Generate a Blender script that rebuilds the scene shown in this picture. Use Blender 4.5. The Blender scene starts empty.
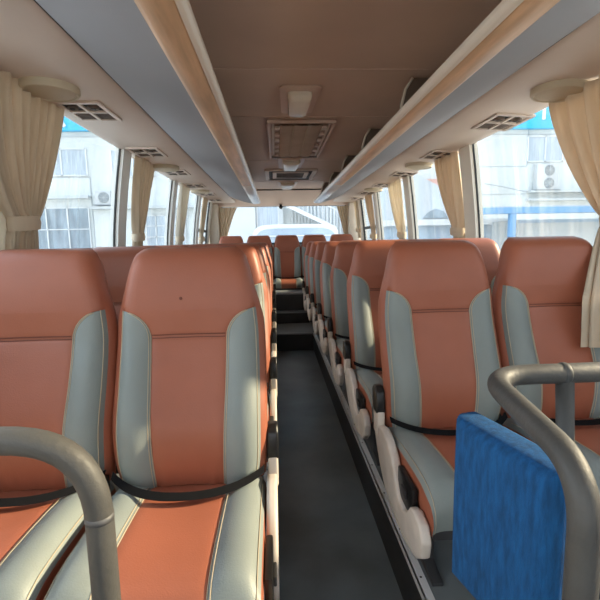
import bpy, bmesh, math, random
from mathutils import Vector, Matrix
random.seed(7)
SC = bpy.context.scene
COL = SC.collection
PI = math.pi
EYE = 1.10            # eye height above the seat platform (platform is z = 0)
CX = 0.19             # centre line of the coach

# ------------------------------------------------------------------ materials
def srgb(r, g, b):
    f = lambda c: (c/255/12.92) if c/255 <= .04045 else ((c/255+.055)/1.055)**2.4
    return (f(r), f(g), f(b), 1)

def mat(name, col, rough=.6, metal=0, bump=0, bscale=200, var=0, vscale=6, spec=.5, sheen=0, stretch=None, translucent=0):
    m = bpy.data.materials.new(name); m.use_nodes = True
    nt = m.node_tree; N = nt.nodes; L = nt.links
    b = N['Principled BSDF']
    b.inputs['Base Color'].default_value = col
    b.inputs['Roughness'].default_value = rough
    b.inputs['Metallic'].default_value = metal
    b.inputs['Specular IOR Level'].default_value = spec
    if sheen: b.inputs['Sheen Weight'].default_value = sheen
    tc = N.new('ShaderNodeTexCoord'); mp = N.new('ShaderNodeMapping')
    L.new(tc.outputs['Object'], mp.inputs['Vector'])
    if stretch: mp.inputs['Scale'].default_value = stretch
    if var:
        n = N.new('ShaderNodeTexNoise'); n.inputs['Scale'].default_value = vscale; n.inputs['Detail'].default_value = 4
        r = N.new('ShaderNodeValToRGB')
        r.color_ramp.elements[0].position = .3; r.color_ramp.elements[1].position = .7
        r.color_ramp.elements[0].color = tuple(max(0, c*(1-var)) for c in col[:3])+(1,)
        r.color_ramp.elements[1].color = tuple(min(1, c*(1+var)) for c in col[:3])+(1,)
        L.new(mp.outputs[0], n.inputs['Vector']); L.new(n.outputs['Fac'], r.inputs[0]); L.new(r.outputs[0], b.inputs['Base Color'])
    if bump:
        n2 = N.new('ShaderNodeTexNoise'); n2.inputs['Scale'].default_value = bscale; n2.inputs['Detail'].default_value = 3
        bp = N.new('ShaderNodeBump'); bp.inputs['Strength'].default_value = bump; bp.inputs['Distance'].default_value = .002
        L.new(mp.outputs[0], n2.inputs['Vector']); L.new(n2.outputs['Fac'], bp.inputs['Height']); L.new(bp.outputs[0], b.inputs['Normal'])
    if translucent:
        t = N.new('ShaderNodeBsdfTranslucent'); t.inputs[0].default_value = col
        mx = N.new('ShaderNodeMixShader'); mx.inputs[0].default_value = translucent
        L.new(b.outputs[0], mx.inputs[1]); L.new(t.outputs[0], mx.inputs[2])
        L.new(mx.outputs[0], N['Material Output'].inputs[0])
    return m

def glass(name, tint, refl_streaks=0.0, gloss=.06, dscale=3):
    m = bpy.data.materials.new(name); m.use_nodes = True
    nt = m.node_tree; N = nt.nodes; L = nt.links; N.remove(N['Principled BSDF'])
    t = N.new('ShaderNodeBsdfTransparent'); t.inputs[0].default_value = tint
    g = N.new('ShaderNodeBsdfGlossy'); g.inputs['Roughness'].default_value = .04
    lw = N.new('ShaderNodeLayerWeight'); lw.inputs[0].default_value = .25
    mm = N.new('ShaderNodeMath'); mm.operation = 'MULTIPLY'; mm.inputs[1].default_value = gloss*4
    mx = N.new('ShaderNodeMixShader')
    L.new(lw.outputs['Facing'], mm.inputs[0]); L.new(mm.outputs[0], mx.inputs[0])
    L.new(t.outputs[0], mx.inputs[1]); L.new(g.outputs[0], mx.inputs[2])
    out = mx
    if refl_streaks:  # pale upright streaks mixed into the glass, standing in for reflections
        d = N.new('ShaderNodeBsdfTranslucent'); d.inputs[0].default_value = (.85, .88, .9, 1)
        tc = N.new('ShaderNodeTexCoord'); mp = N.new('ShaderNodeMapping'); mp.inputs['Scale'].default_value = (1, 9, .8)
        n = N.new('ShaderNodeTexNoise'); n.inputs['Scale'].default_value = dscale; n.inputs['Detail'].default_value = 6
        r = N.new('ShaderNodeMapRange'); r.inputs[1].default_value = .42; r.inputs[2].default_value = .75; r.inputs[3].default_value = 0; r.inputs[4].default_value = refl_streaks
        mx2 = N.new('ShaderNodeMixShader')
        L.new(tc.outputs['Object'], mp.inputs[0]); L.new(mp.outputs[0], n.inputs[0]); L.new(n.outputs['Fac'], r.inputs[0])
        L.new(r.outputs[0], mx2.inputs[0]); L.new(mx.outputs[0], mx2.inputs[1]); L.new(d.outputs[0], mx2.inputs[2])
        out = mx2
    L.new(out.outputs[0], N['Material Output'].inputs[0])
    return m

M = {}
M['rust']   = mat('rust_leatherette', (.37, .118, .066, 1), .46, bump=.25, bscale=260, var=.07, vscale=5)
M['grey']   = mat('grey_leatherette', (.245, .28, .27, 1), .48, bump=.25, bscale=260, var=.06, vscale=5)
M['seam']   = mat('dark_seam', (.17, .05, .03, 1), .7)
M['stitch'] = mat('cream_stitch', (.50, .42, .30, 1), .7)
M['shell']  = mat('grey_shell', (.10, .10, .105, 1), .5, bump=.1)
M['cream']  = mat('cream_plastic', (.67, .595, .525, 1), .45, var=.10, vscale=14, bump=.05)
M['black']  = mat('black_plastic', (.012, .012, .013, 1), .35)
M['belt']   = mat('black_webbing', (.008, .008, .009, 1), .9, bump=.3, bscale=500, spec=.15)
M['metal']  = mat('dark_metal', (.07, .07, .075, 1), .45, metal=.5)
M['alu']    = mat('aluminium', (.94, .95, .96, 1), .35, metal=.3, bump=.05)
M['screw']  = mat('screw_head', (.05, .05, .05, 1), .5, metal=.6)
M['floor']  = mat('dark_vinyl_floor', (.155, .19, .21, 1), .36, bump=.2, bscale=300, var=.28, vscale=3)
M['plat']   = mat('grey_vinyl_platform', (.17, .19, .20, 1), .5, bump=.2, bscale=300, var=.15, vscale=5)
M['riser']  = mat('black_riser', (.030, .031, .034, 1), .5, var=.2)
M['nosing'] = mat('step_nosing', (.23, .24, .25, 1), .45, metal=.3)
M['ceil']   = mat('brown_ceiling', (.60, .44, .345, 1), .55, bump=.12, bscale=120, var=.07, vscale=2)
M['duct']   = mat('beige_duct', (.72, .61, .53, 1), .5, bump=.05, var=.04, vscale=3)
M['panel']  = mat('rack_fabric', (.36, .38, .42, 1), .85, bump=.3, bscale=300, var=.06, vscale=2, stretch=(1, .25, 1))
M['wood']   = mat('wood_trim', (.66, .42, .25, 1), .4, var=.22, vscale=5, stretch=(6, .6, 6))
M['pearl']  = mat('pearl_trim', (.80, .72, .62, 1), .25)
M['endcap'] = mat('light_grey_trim', (.75, .75, .75, 1), .25)
M['dark']   = mat('dark_gap', (.03, .027, .025, 1), .7)
M['grille'] = mat('brown_grille', (.15, .11, .085, 1), .6)
M['speaker']= mat('olive_speaker', (.56, .48, .35, 1), .65, bump=.4, bscale=600)
M['curt']   = mat('beige_curtain', (.74, .62, .47, 1), .85, bump=.25, bscale=90, var=.07, vscale=4, stretch=(6, 6, .7), translucent=.22)
M['lining'] = mat('pale_curtain', (.78, .72, .62, 1), .85, bump=.25, bscale=90, var=.05, stretch=(6, 6, .7), translucent=.45)
M['wall']   = mat('beige_wall', (.70, .62, .52, 1), .6, var=.04)
M['pillar'] = mat('grey_pillar', (.78, .78, .74, 1), .5)
M['pillarc']= mat('cream_pillar', (.80, .73, .62, 1), .5)
M['rubber'] = mat('black_gasket', (.012, .012, .013, 1), .5)
M['grip']   = mat('grey_vinyl_grip', (.078, .076, .072, 1), .55, bump=.5, bscale=110, var=.16, vscale=9)
M['blue']   = mat('blue_plush', (.005, .085, .25, 1), .95, bump=1.0, bscale=260, var=.30, vscale=38, sheen=.0, stretch=(2.5, 2.5, .6))
M['lampc']  = mat('lamp_diffuser', (.78, .70, .58, 1), .25)
M['lampr']  = mat('lamp_housing', (.62, .46, .37, 1), .4)
M['quilt']  = mat('quilted_shade', (.46, .36, .28, 1), .8, bump=.4, bscale=200, var=.08)
M['bwall']  = mat('white_render', (.60, .63, .63, 1), .85, var=.05, vscale=.5)
M['bledge'] = mat('white_ledge', (.50, .53, .54, 1), .8)
M['bseam']  = mat('wall_joint', (.40, .43, .45, 1), .8)
M['bwin']   = mat('far_window', (.22, .28, .33, 1), .25, var=.3, vscale=1.2, stretch=(3, 1, .6))
M['bwin2']  = mat('far_curtained_window', (.40, .46, .52, 1), .5, var=.2, vscale=3, stretch=(5, 1, .3))
M['bframe'] = mat('white_window_frame', (.64, .66, .67, 1), .5)
M['sign']   = mat('blue_sign', (.02, .42, .70, 1), .5)
M['signw']  = mat('white_letter', (.85, .86, .87, 1), .5)
M['ac']     = mat('ac_casing', (.50, .52, .53, 1), .6)
M['acd']    = mat('ac_grille', (.20, .23, .25, 1), .7)
M['beam']   = mat('blue_steel', (.16, .33, .55, 1), .5)
M['bluew']  = mat('pale_blue_panel', (.34, .44, .54, 1), .6, var=.1, vscale=1)
M['roofg']  = mat('pale_grey_roof', (.50, .54, .58, 1), .7, var=.1, vscale=.6)
M['ground'] = mat('concrete_yard', (.62, .60, .56, 1), .9, var=.08, vscale=.4)
M['buswht'] = mat('white_coach_paint', (.56, .60, .64, 1), .3)
M['busgls'] = mat('coach_windscreen', (.28, .36, .44, 1), .15, var=.15, vscale=1)
M['red']    = mat('faded_red_sign', (.62, .34, .29, 1), .7)
M['g_side'] = glass('side_glass', (.76, .81, .84, 1), refl_streaks=.035)
M['g_rear'] = glass('rear_glass', (.80, .84, .87, 1), refl_streaks=.06)

# ------------------------------------------------------------------ mesh helpers
class MB:
    def __init__(s): s.v = []; s.f = []
    def vert(s, p): s.v.append(tuple(p)); return len(s.v)-1
    def grid(s, rows, flip=False):
        """rows: list of equally long lists of points"""
        idx = [[s.vert(p) for p in r] for r in rows]
        for i in range(len(idx)-1):
            for j in range(len(idx[0])-1):
                q = (idx[i][j], idx[i][j+1], idx[i+1][j+1], idx[i+1][j])
                s.f.append(q[::-1] if flip else q)
        return s
    def box(s, lo, hi):
        x0, y0, z0 = lo; x1, y1, z1 = hi
        n = len(s.v)
        for p in ((x0,y0,z0),(x1,y0,z0),(x1,y1,z0),(x0,y1,z0),(x0,y0,z1),(x1,y0,z1),(x1,y1,z1),(x0,y1,z1)): s.v.append(p)
        for q in ((0,3,2,1),(4,5,6,7),(0,1,5,4),(1,2,6,5),(2,3,7,6),(3,0,4,7)): s.f.append(tuple(n+i for i in q))
        return s
    def obox(s, lo, hi, mtx):
        n = len(s.v); s.box(lo, hi)
        for i in range(n, len(s.v)): s.v[i] = tuple(mtx @ Vector(s.v[i]))
        return s
    def prism(s, pts, axis, a, b):
        """closed polygon pts (2-D) extruded along axis from a to b"""
        n = len(s.v); k = len(pts)
        def mk(p, t):
            if axis == 'x': return (t, p[0], p[1])
            if axis == 'y': return (p[0], t, p[1])
            return (p[0], p[1], t)
        for t in (a, b):
            for p in pts: s.v.append(mk(p, t))
        s.f.append(tuple(n+i for i in range(k))[::-1]); s.f.append(tuple(n+k+i for i in range(k)))
        for i in range(k):
            j = (i+1) % k; s.f.append((n+i, n+j, n+k+j, n+k+i))
        return s
    def tube(s, pts, r, seg=10, caps=True):
        pts = [Vector(p) for p in pts]; rr = r if isinstance(r, (list, tuple)) else [r]*len(pts)
        rings = []; prev = None
        for i, p in enumerate(pts):
            t = (pts[min(i+1, len(pts)-1)]-pts[max(i-1, 0)]).normalized()
            if prev is None:
                a = Vector((0, 0, 1)) if abs(t.z) < .9 else Vector((1, 0, 0))
                u = t.cross(a).normalized()
            else:
                u = (prev-t*prev.dot(t)).normalized()
            prev = u; w = t.cross(u)
            rings.append([s.vert(p+(u*math.cos(2*PI*k/seg)+w*math.sin(2*PI*k/seg))*rr[i]) for k in range(seg)])
        for i in range(len(rings)-1):
            for k in range(seg):
                k2 = (k+1) % seg
                s.f.append((rings[i][k], rings[i][k2], rings[i+1][k2], rings[i+1][k]))
        if caps:
            s.f.append(tuple(rings[0][::-1])); s.f.append(tuple(rings[-1]))
        return s
    def disc_lathe(s, c, prof, mtx=None, seg=32, sx=1, sy=1):
        """prof list of (r,z) around z axis at c"""
        rings = []
        for r, z in prof:
            ring = []
            for k in range(seg):
                v = Vector((r*sx*math.cos(2*PI*k/seg), r*sy*math.sin(2*PI*k/seg), z))
                if mtx: v = mtx @ v
                ring.append(s.vert(v+Vector(c)))
            rings.append(ring)
        for i in range(len(rings)-1):
            for k in range(seg):
                k2 = (k+1) % seg; s.f.append((rings[i][k], rings[i][k2], rings[i+1][k2], rings[i+1][k]))
        s.f.append(tuple(rings[-1])); s.f.append(tuple(rings[0][::-1]))
        return s
    def build(s, name, material, parent=None, smooth=False, bevel=0, bseg=2, fixn=True):
        me = bpy.data.meshes.new(name); me.from_pydata(s.v, [], s.f)
        bm = bmesh.new(); bm.from_mesh(me)
        bmesh.ops.remove_doubles(bm, verts=bm.verts, dist=1e-5)
        bad = [f for f in bm.faces if f.calc_area() < 1e-12]
        if bad: bmesh.ops.delete(bm, geom=bad, context='FACES')
        if fixn: bmesh.ops.recalc_face_normals(bm, faces=bm.faces)
        if bevel:
            es = [e for e in bm.edges if len(e.link_faces) == 2 and e.calc_face_angle(0) > .6]
            bmesh.ops.bevel(bm, geom=es, offset=bevel, segments=bseg, affect='EDGES', profile=.6)
        bm.to_mesh(me); bm.free()
        if smooth or bevel:
            for p in me.polygons: p.use_smooth = True
            if bevel or smooth == 'auto':
                try: me.set_sharp_from_angle(angle=math.radians(45))
                except Exception: pass
        me.materials.append(material)
        o = bpy.data.objects.new(name, me); COL.objects.link(o)
        if parent: o.parent = parent
        return o

def tag(o, label=None, cat=None, group=None, kind=None):
    if label: o['label'] = label
    if cat: o['category'] = cat
    if group: o['group'] = group
    if kind: o['kind'] = kind
    return o
def struct(o): o['kind'] = 'structure'; return o
def empty(name, loc=(0, 0, 0), rz=0):
    o = bpy.data.objects.new(name, None); o.empty_display_size = .1; COL.objects.link(o)
    o.location = loc; o.rotation_euler = (0, 0, rz); return o
def copy_tree(root):
    r = root.copy(); COL.objects.link(r)
    for ch in list(root.children):
        c = ch.copy(); COL.objects.link(c); c.parent = r
        for g in list(ch.children):
            d = g.copy(); COL.objects.link(d); d.parent = c
    return r
def lerp_tab(tab, x):
    if x <= tab[0][0]: return tab[0][1]
    for (a, b), (c, d) in zip(tab, tab[1:]):
        if x <= c: return b+(d-b)*(x-a)/(c-a)
    return tab[-1][1]
def smooth_tab(tab, x):
    """Catmull-Rom through table points"""
    if x <= tab[0][0]: return tab[0][1]
    if x >= tab[-1][0]: return tab[-1][1]
    for i in range(len(tab)-1):
        if x <= tab[i+1][0]:
            x0, y0 = tab[i]; x1, y1 = tab[i+1]; h = x1-x0; t = (x-x0)/h
            m0 = (y1-tab[i-1][1])/(x1-tab[i-1][0]) if i > 0 else (y1-y0)/h
            m1 = (tab[i+2][1]-y0)/(tab[i+2][0]-x0) if i+2 < len(tab) else (y1-y0)/h
            return (2*t**3-3*t*t+1)*y0+(t**3-2*t*t+t)*h*m0+(-2*t**3+3*t*t)*y1+(t**3-t*t)*h*m1

# ------------------------------------------------------------------ coach seat
H = .70; Z0 = .39; HS = .43; HT = .515
WT = [(0, .202), (.1, .211), (.3, .213), (.43, .211), (.50, .206), (.56, .198), (.62, .185), (.655, .175), (.685, .162), (.70, .143)]
LEAN = [(0, .0), (.08, -.012), (.18, -.004), (.30, .045), (.42, .088), (.52, .098), (.60, .108), (.66, .125), (.70, .145)]
BT = [(0, .098), (.15, .104), (.3, .110), (.43, .113)]
def wd(h): return smooth_tab(WT, h)
def lean(h): return smooth_tab(LEAN, h)
def bd(h):
    if h <= HS: return smooth_tab(BT, h)
    if h >= HT: return wd(h)
    e = (h-HS)/(HT-HS); w = wd(h)
    return w-(w-.113)*math.sqrt(max(0, 1-e*e))
def yfront(s, h):
    w = wd(h); R = .042; a = abs(s)
    y = lean(h)
    e = min(1, max(0, (a-(w-R))/R)); y += R*.85*(1-math.sqrt(max(0, 1-(e*.985)**2)))
    et = min(1, max(0, (h-(H-.04))/.04)); y += .04*(1-math.sqrt(max(0, 1-(et*.985)**2)))
    b = bd(h)
    fade = min(1, max(0, (HT-h)/.16))
    if a > b and w-b > 1e-6:
        q = (a-b)/(w-b); y += -.016*math.sin(PI*q)*fade+.005*(1-q)**6*min(1, fade*3)
    else:
        t = a/b; y += .005*t**10*min(1, fade*3)+.007*(1-t*t)*min(1, fade*2)
    # pressed horizontal seam across the centre panel
    if a <= b+1e-6: y += .0045*math.exp(-((h-HS)/.006)**2)
    # creases at the foot of the cushion panel
    if h < .07 and a <= b: y += .003*math.sin(a*160)*(1-h/.07)
    return y
rows_lo = [HS*i/16 for i in range(15)]+[HS-.012, HS-.006, HS]
rows_el = [HS+(HT-HS)*math.sin(PI/2*i/9) for i in range(1, 10)]
rows_hi = [HT+(H-HT)*(1-(1-i/14)**1.6) for i in range(1, 15)]
HR = rows_lo+rows_el+rows_hi
TC = [math.sin(PI/2*(-1+2*i/22)) for i in range(23)]
def P3(s, h): return (s, yfront(s, h), Z0+h)

def make_seat(aisle_side):
    """aisle_side: +1 cover on +x, -1 cover on -x, 0 none.  y=0 where back and cushion meet, +y rearwards"""
    root = empty('coach_seat')
    m = MB(); m.grid([[P3(bd(h)*t, h) for t in TC] for h in HR])
    for sg in (-1, 1):
        rows = []
        for h in HR:
            w = wd(h); f = P3(sg*w, h); yb = lean(h)+.095+(.03*max(0, (h-(H-.05))/.05)*-1)
            fl = .014*min(1, max(0, (HT+.06-h)/.10)); rows.append([f, (sg*(w+.004+fl*.75), f[1]+(yb-f[1])*.18, f[2]), (sg*(w+.006+fl), f[1]+(yb-f[1])*.5, f[2]), (sg*(w+.003+fl*.8), f[1]+(yb-f[1])*.8, f[2]), (sg*w*.96, yb, f[2])])
        m.grid(rows)
    wt = wd(H); yb = lean(H)+.095-.03
    m.grid([[P3(bd(H)*t, H) for t in TC], [(wt*t, yfront(wt*t, H)+.03, Z0+H+.004) for t in TC], [(wt*.96*t, yb, Z0+H) for t in TC]])
    m.build('backrest', M['rust'], root, smooth=True)
    for sg in (-1, 1):
        b = MB(); rows = []
        for h in HR:
            if h > HT+1e-6: break
            b0, w = bd(h), wd(h)
            rows.append([P3(sg*(b0+(w-b0)*q/10), h) for q in range(11)])
        b.grid(rows).build('bolster', M['grey'], root, smooth=True)
    # rear shell
    r = MB(); r.grid([[(wd(h)*.955*t, lean(h)+.094+.012*(1-t*t)-(.03*max(0, (h-(H-.05))/.05)), Z0+h) for t in (-1, -.8, -.4, 0, .4, .8, 1)] for h in HR])
    r.build('rear_shell', M['shell'], root, smooth=True)
    # stitched seams
    s = MB()
    for sg in (-1, 1):
        for off in (0.0015, .0075):
            pts = []
            for h in HR:
                if h > HT-.002: break
                x = sg*(bd(h)+(off if off < .005 else min(off, (wd(h)-bd(h))*.5))); p = P3(x, h); pts.append((p[0], p[1]-.0008, p[2]))
            s.tube(pts, .0014, 5)
        pts = []
        for h in HR:
            if h > HT: break
            p = P3(sg*(wd(h)-.008), h); pts.append((p[0], p[1]-.0006, p[2]))
        s.tube(pts, .0017, 5)
    s.build('stitching', M['stitch'], root, smooth=True)
    s = MB()
    for dz in (0, .010):
        s.tube([(lambda p: (p[0], p[1]-.0012, p[2]))(P3(.110*t, HS+dz)) for t in TC], .0016, 5)
    s.build('seam', M['seam'], root, smooth=True)
    # cushion
    path = [(.05, .385), (.0, .392), (-.06, .402), (-.14, .410), (-.22, .414), (-.30, .416), (-.36, .414), (-.40, .406), (-.43, .390), (-.45, .362), (-.455, .33), (-.445, .295)]
    def cu(s, i):
        y, z = path[i]; a = abs(s); w = .222; b = .112
        e = min(1, max(0, (a-(w-.04))/.04)); dz = -.032*(1-math.sqrt(max(0, 1-(e*.985)**2)))
        k = 1 if i < 8 else max(0, 1-(i-7)/4)
        if a > b: dz += .016*math.sin(PI*(a-b)/(w-b))-.004*(1-(a-b)/(w-b))**6
        else: dz += -.004*(a/b)**10-.004*(1-(a/b)**2)
        return (s, y+(dz*-.4 if i >= 8 else 0)*-1, z+dz*k)
    c = MB(); c.grid([[cu(.112*t, i) for t in TC] for i in range(len(path))])
    for sg in (-1, 1):
        c.grid([[cu(sg*.222, i), (sg*.225, path[i][0]*.99, (cu(sg*.222, i)[2]+.28)/2), (sg*.215, path[i][0]*.97, .28)] for i in range(len(path))])
    c.build('cushion', M['rust'], root, smooth=True)
    for sg in (-1, 1):
        MB().grid([[cu(sg*(.112+.110*q/8), i) for q in range(9)] for i in range(len(path))]).build('cushion_bolster', M['grey'], root, smooth=True)
    s = MB()
    for sg in (-1, 1):
        for xx in (.1135, .120, .214):
            s.tube([(lambda p: (p[0], p[1]-(.001 if i > 8 else 0), p[2]+.0008))(cu(sg*xx, i)) for i in range(1, len(path))], .0014, 5)
    s.build('cushion_stitching', M['stitch'], root, smooth=True)
    # base pan and pedestal
    b = MB(); b.box((-.205, -.42, .25), (.205, .06, .30)); b.build('seat_pan', M['metal'], root, bevel=.006)
    for x in (-.14, .14):
        b = MB(); b.prism([(-.30, 0), (.04, 0), (.04, .012), (-.05, .03), (-.02, .25), (-.24, .25), (-.21, .03), (-.30, .012)], 'x', x-.018, x+.018)
        b.build('leg', M['metal'], root, bevel=.003)
    # lap belt
    b = MB(); rows = []
    for k in range(25):
        t = -1+2*k/24; x = .221*t
        y = -.100*(1-abs(t)**2.2)-.012; zb = .418+.004*(1-t*t)+.016*abs(t)**5
        tilt = .35+.45*t*t
        rows.append([(x, y-.015*math.cos(tilt), zb), (x, y+.015*math.cos(tilt), zb+.017*math.sin(tilt)+.002)])
    b.grid(rows); b.grid([[(p[0], p[1]+.002, p[2]-.002) for p in r] for r in rows], True)
    b.build('seat_belt', M['belt'], root, smooth=True)
    if aisle_side:
        sg = aisle_side; x0, x1 = sorted((sg*.228, sg*.258))
        body = [(.085, .40), (.09, .36), (.05, .31), (.0, .26), (-.07, .215), (-.17, .19), (-.30, .18), (-.42, .20), (-.465, .235), (-.475, .285), (-.45, .325), (-.40, .335), (-.36, .32),
                (-.33, .285), (-.285, .265), (-.235, .28), (-.20, .325), (-.165, .37), (-.10, .405), (-.03, .415), (.04, .40)]
        MB().prism(body, 'x', x0, x1).build('side_cover', M['cream'], root, bevel=.010, bseg=3)
        st = [(.020, .36), (.085, .36), (.090, .44), (.086, .468), (.030, .468), (.022, .44)]
        x0, x1 = sorted((sg*.232, sg*.262))
        MB().prism(st, 'x', x0, x1).build('hinge_cover', M['cream'], root, bevel=.008, bseg=3)
        arm = [(.026, .445), (.088, .445), (.098, .49), (.102, .525), (.092, .545), (.055, .548), (.034, .53), (.024, .49)]
        x0, x1 = sorted((sg*.229, sg*.265))
        MB().prism(arm, 'x', x0, x1).build('armrest', M['black'], root, bevel=.010, bseg=3)
        la = MB(); x0, x1 = sorted((sg*.226, sg*.246)); la.box((x0, -.35, .27), (x1, -.20, .365))
        a = la.build('recline_latch', M['black'], root, bevel=.006)
        kb = MB(); x0, x1 = sorted((sg*.246, sg*.254)); kb.box((x0, -.31, .31), (x1, -.26, .335)); kb.build('lever', M['metal'], a, bevel=.003)
    else:
        MB().box((.19, -.03, .36), (.220, .02, .42)).build('buckle', M['black'], root, bevel=.004)
    return root

ORD = ['front', 'second', 'third', 'fourth', 'fifth', 'sixth', 'seventh']
protoL = make_seat(1); protoR = make_seat(-1); protoW = make_seat(0)
usedp = set()
def put_seat(proto, loc, label, group, rz=0):
    o = proto if proto.name not in usedp else copy_tree(proto)
    usedp.add(proto.name)
    o.location = loc; o.rotation_euler = (0, 0, rz)
    tag(o, label, 'coach seat', group)
PITCH = .75
YL = 1.22; YR = 1.52
for k in range(7):
    jz = [0, .002, -.002, .001, 0, .002, 0][k]
    place = 'nearest the camera' if k == 0 else ('%s row from the front' % ORD[k])
    extraL = ', dark mark on headrest' if k == 0 else ''
    put_seat(protoL, (-.27, YL+PITCH*k, jz-(.004 if k == 0 else -.004*0)), ('rust and grey aisle seat nearest the camera, left block, dark mark on headrest' if k == 0 else 'rust and grey leatherette coach seat by the aisle, left block, %s' % place), 'rust and grey seats of the left block')
    put_seat(protoW, (-.735, YL+.01+PITCH*k, -.002), 'rust and grey leatherette coach seat by the window, left block, %s' % place, 'rust and grey seats of the left block')
    put_seat(protoR, (.63, YR+PITCH*k, jz+.001), 'rust and grey leatherette coach seat by the aisle, right block, %s' % place, 'rust and grey seats of the right block')
    put_seat(protoW, (1.105, YR+.02+PITCH*k, .008), 'rust and grey leatherette coach seat by the window, right block, %s' % place, 'rust and grey seats of the right block')
for x, nm in ((-.70, 'leftmost in the rear row, under the left rear curtain'), (-.255, 'second from the left in the rear row'), (.19, 'centre of the rear row, facing down the aisle'), (.635, 'second from the right in the rear row'), (1.08, 'rightmost in the rear row, by the right rear pillar')):
    put_seat(protoW, (x, 6.88, .115), 'rust and grey leatherette coach seat, %s' % nm, 'seats of the raised rear row')
# dark mark on the headrest of the nearest left seat
sm = MB(); sm.disc_lathe((-.02, yfront(-.02, .55)-.0012, Z0+.55), [(.0, 0), (.005, 0), (.004, .0015)], Matrix.Rotation(PI/2, 4, 'X'), 10)
sm.build('dark_spot', M['seam'], protoL)

# ------------------------------------------------------------------ shell
Y0, Y1 = -1.6, 7.55
FZ = -.21
wl = [(.0, -1.15), (.55, -1.15), (1.1, -1.125), (1.45, -1.085), (1.70, -1.045), (1.82, -1.025)]
wr = [(.0, 1.46), (.55, 1.46), (1.1, 1.44), (1.45, 1.405), (1.74, 1.368), (1.84, 1.35)]
def xl(z): return smooth_tab(wl, z)
def xr(z): return smooth_tab(wr, z)
AX0, AX1 = -.06, .44
f = MB(); f.box((AX0-.02, Y0, FZ-.05), (AX1+.02, 5.12, FZ)); f.build('floor', M['floor']); struct(bpy.data.objects['floor'])
pl = MB(); pl.box((-1.2, Y0, -.30), (AX0, Y1+.1, 0)); struct(pl.build('platform_left', M['plat'], bevel=0))
pl = MB(); pl.box((AX1, Y0, -.30), (1.5, Y1+.1, 0)); struct(pl.build('platform_right', M['plat'], bevel=0))
for x0, x1, nm in ((AX1-.004, AX1, 'riser_right'), (AX0, AX0+.004, 'riser_left')):
    struct(MB().box((x0, Y0, FZ), (x1, 5.12, -.004)).build(nm, M['riser']))
for x, nm, sgn in ((AX1, 'trim_1', 1), (AX0, 'trim_2', -1)):
    t = MB(); a, b = sorted((x-sgn*.008, x+sgn*.022)); t.box((a, Y0, .0), (b, 5.14, .0045))
    a, b = sorted((x-sgn*.008, x-sgn*.004)); t.box((a, Y0, -.022), (b, 5.12, .0045))
    st = struct(t.build(nm, M['alu'], bevel=0))
    s = MB(); y = .3
    while y < 5:
        s.disc_lathe((x+sgn*.008, y, .0045), [(.004, 0), (.003, .0012)], None, 10); y += .24
    s.build('screw', M['screw'], st); s = None
# steps at the end of the aisle
for i, (y, za, zb, yn) in enumerate(((5.12, FZ, 0, 5.79), (5.79, 0, .15, 5.97), (5.97, .15, .385, 6.45))):
    s = MB(); s.box((AX0, y, za-.06), (AX1, yn+.02, zb)); st = struct(s.build('step', M['riser']))
    MB().box((AX0+.002, y+.03, zb), (AX1-.002, yn, zb+.003)).build('tread', M['plat'], st)
    MB().box((AX0+.002, y-.006, zb-.012), (AX1-.002, y+.03, zb+.005)).build('nosing', M['nosing'], st, bevel=.002)
s = MB(); s.box((-1.14, 6.30, .0), (AX0, Y1, .10)); s.box((AX1, 6.36, .0), (1.455, Y1, .10)); s.box((AX0, 6.47, 0), (AX1, Y1, .10)); struct(s.build('rear_platform', M['plat']))

# side walls: lower panel and cove over the window
def wall_side(nm, X, sgn, ztop):
    m = MB(); zs = [0, .2, .5, .75, .95]
    m.grid([[(X(z), Y0, z), (X(z), Y1, z)] for z in zs])
    m.grid([[(X(z)+sgn*.05, Y0, z), (X(z)+sgn*.05, Y1, z)] for z in zs], True)
    m.grid([[(X(.95), Y0, .95), (X(.95), Y1, .95)], [(X(.95)+sgn*.05, Y0, .95), (X(.95)+sgn*.05, Y1, .95)]])
    m.grid([[(X(ztop), Y0, ztop), (X(ztop), Y1, ztop)], [(X(ztop)+sgn*.0, Y0, 2.0), (X(ztop), Y1, 2.0)]])
    m.grid([[(X(ztop)+sgn*.06, Y0, ztop), (X(ztop)+sgn*.06, Y1, ztop)], [(X(ztop)+sgn*.0, Y0, 2.05), (X(ztop), Y1, 2.05)]])
    m.grid([[(X(ztop), Y0, ztop), (X(ztop), Y1, ztop)], [(X(ztop)+sgn*.06, Y0, ztop), (X(ztop)+sgn*.06, Y1, ztop)]])
    return struct(m.build(nm, M['wall'], smooth='auto'))
wall_side('wall_left', xl, -1, 1.79)
wall_side('wall_right', xr, 1, 1.80)

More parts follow.
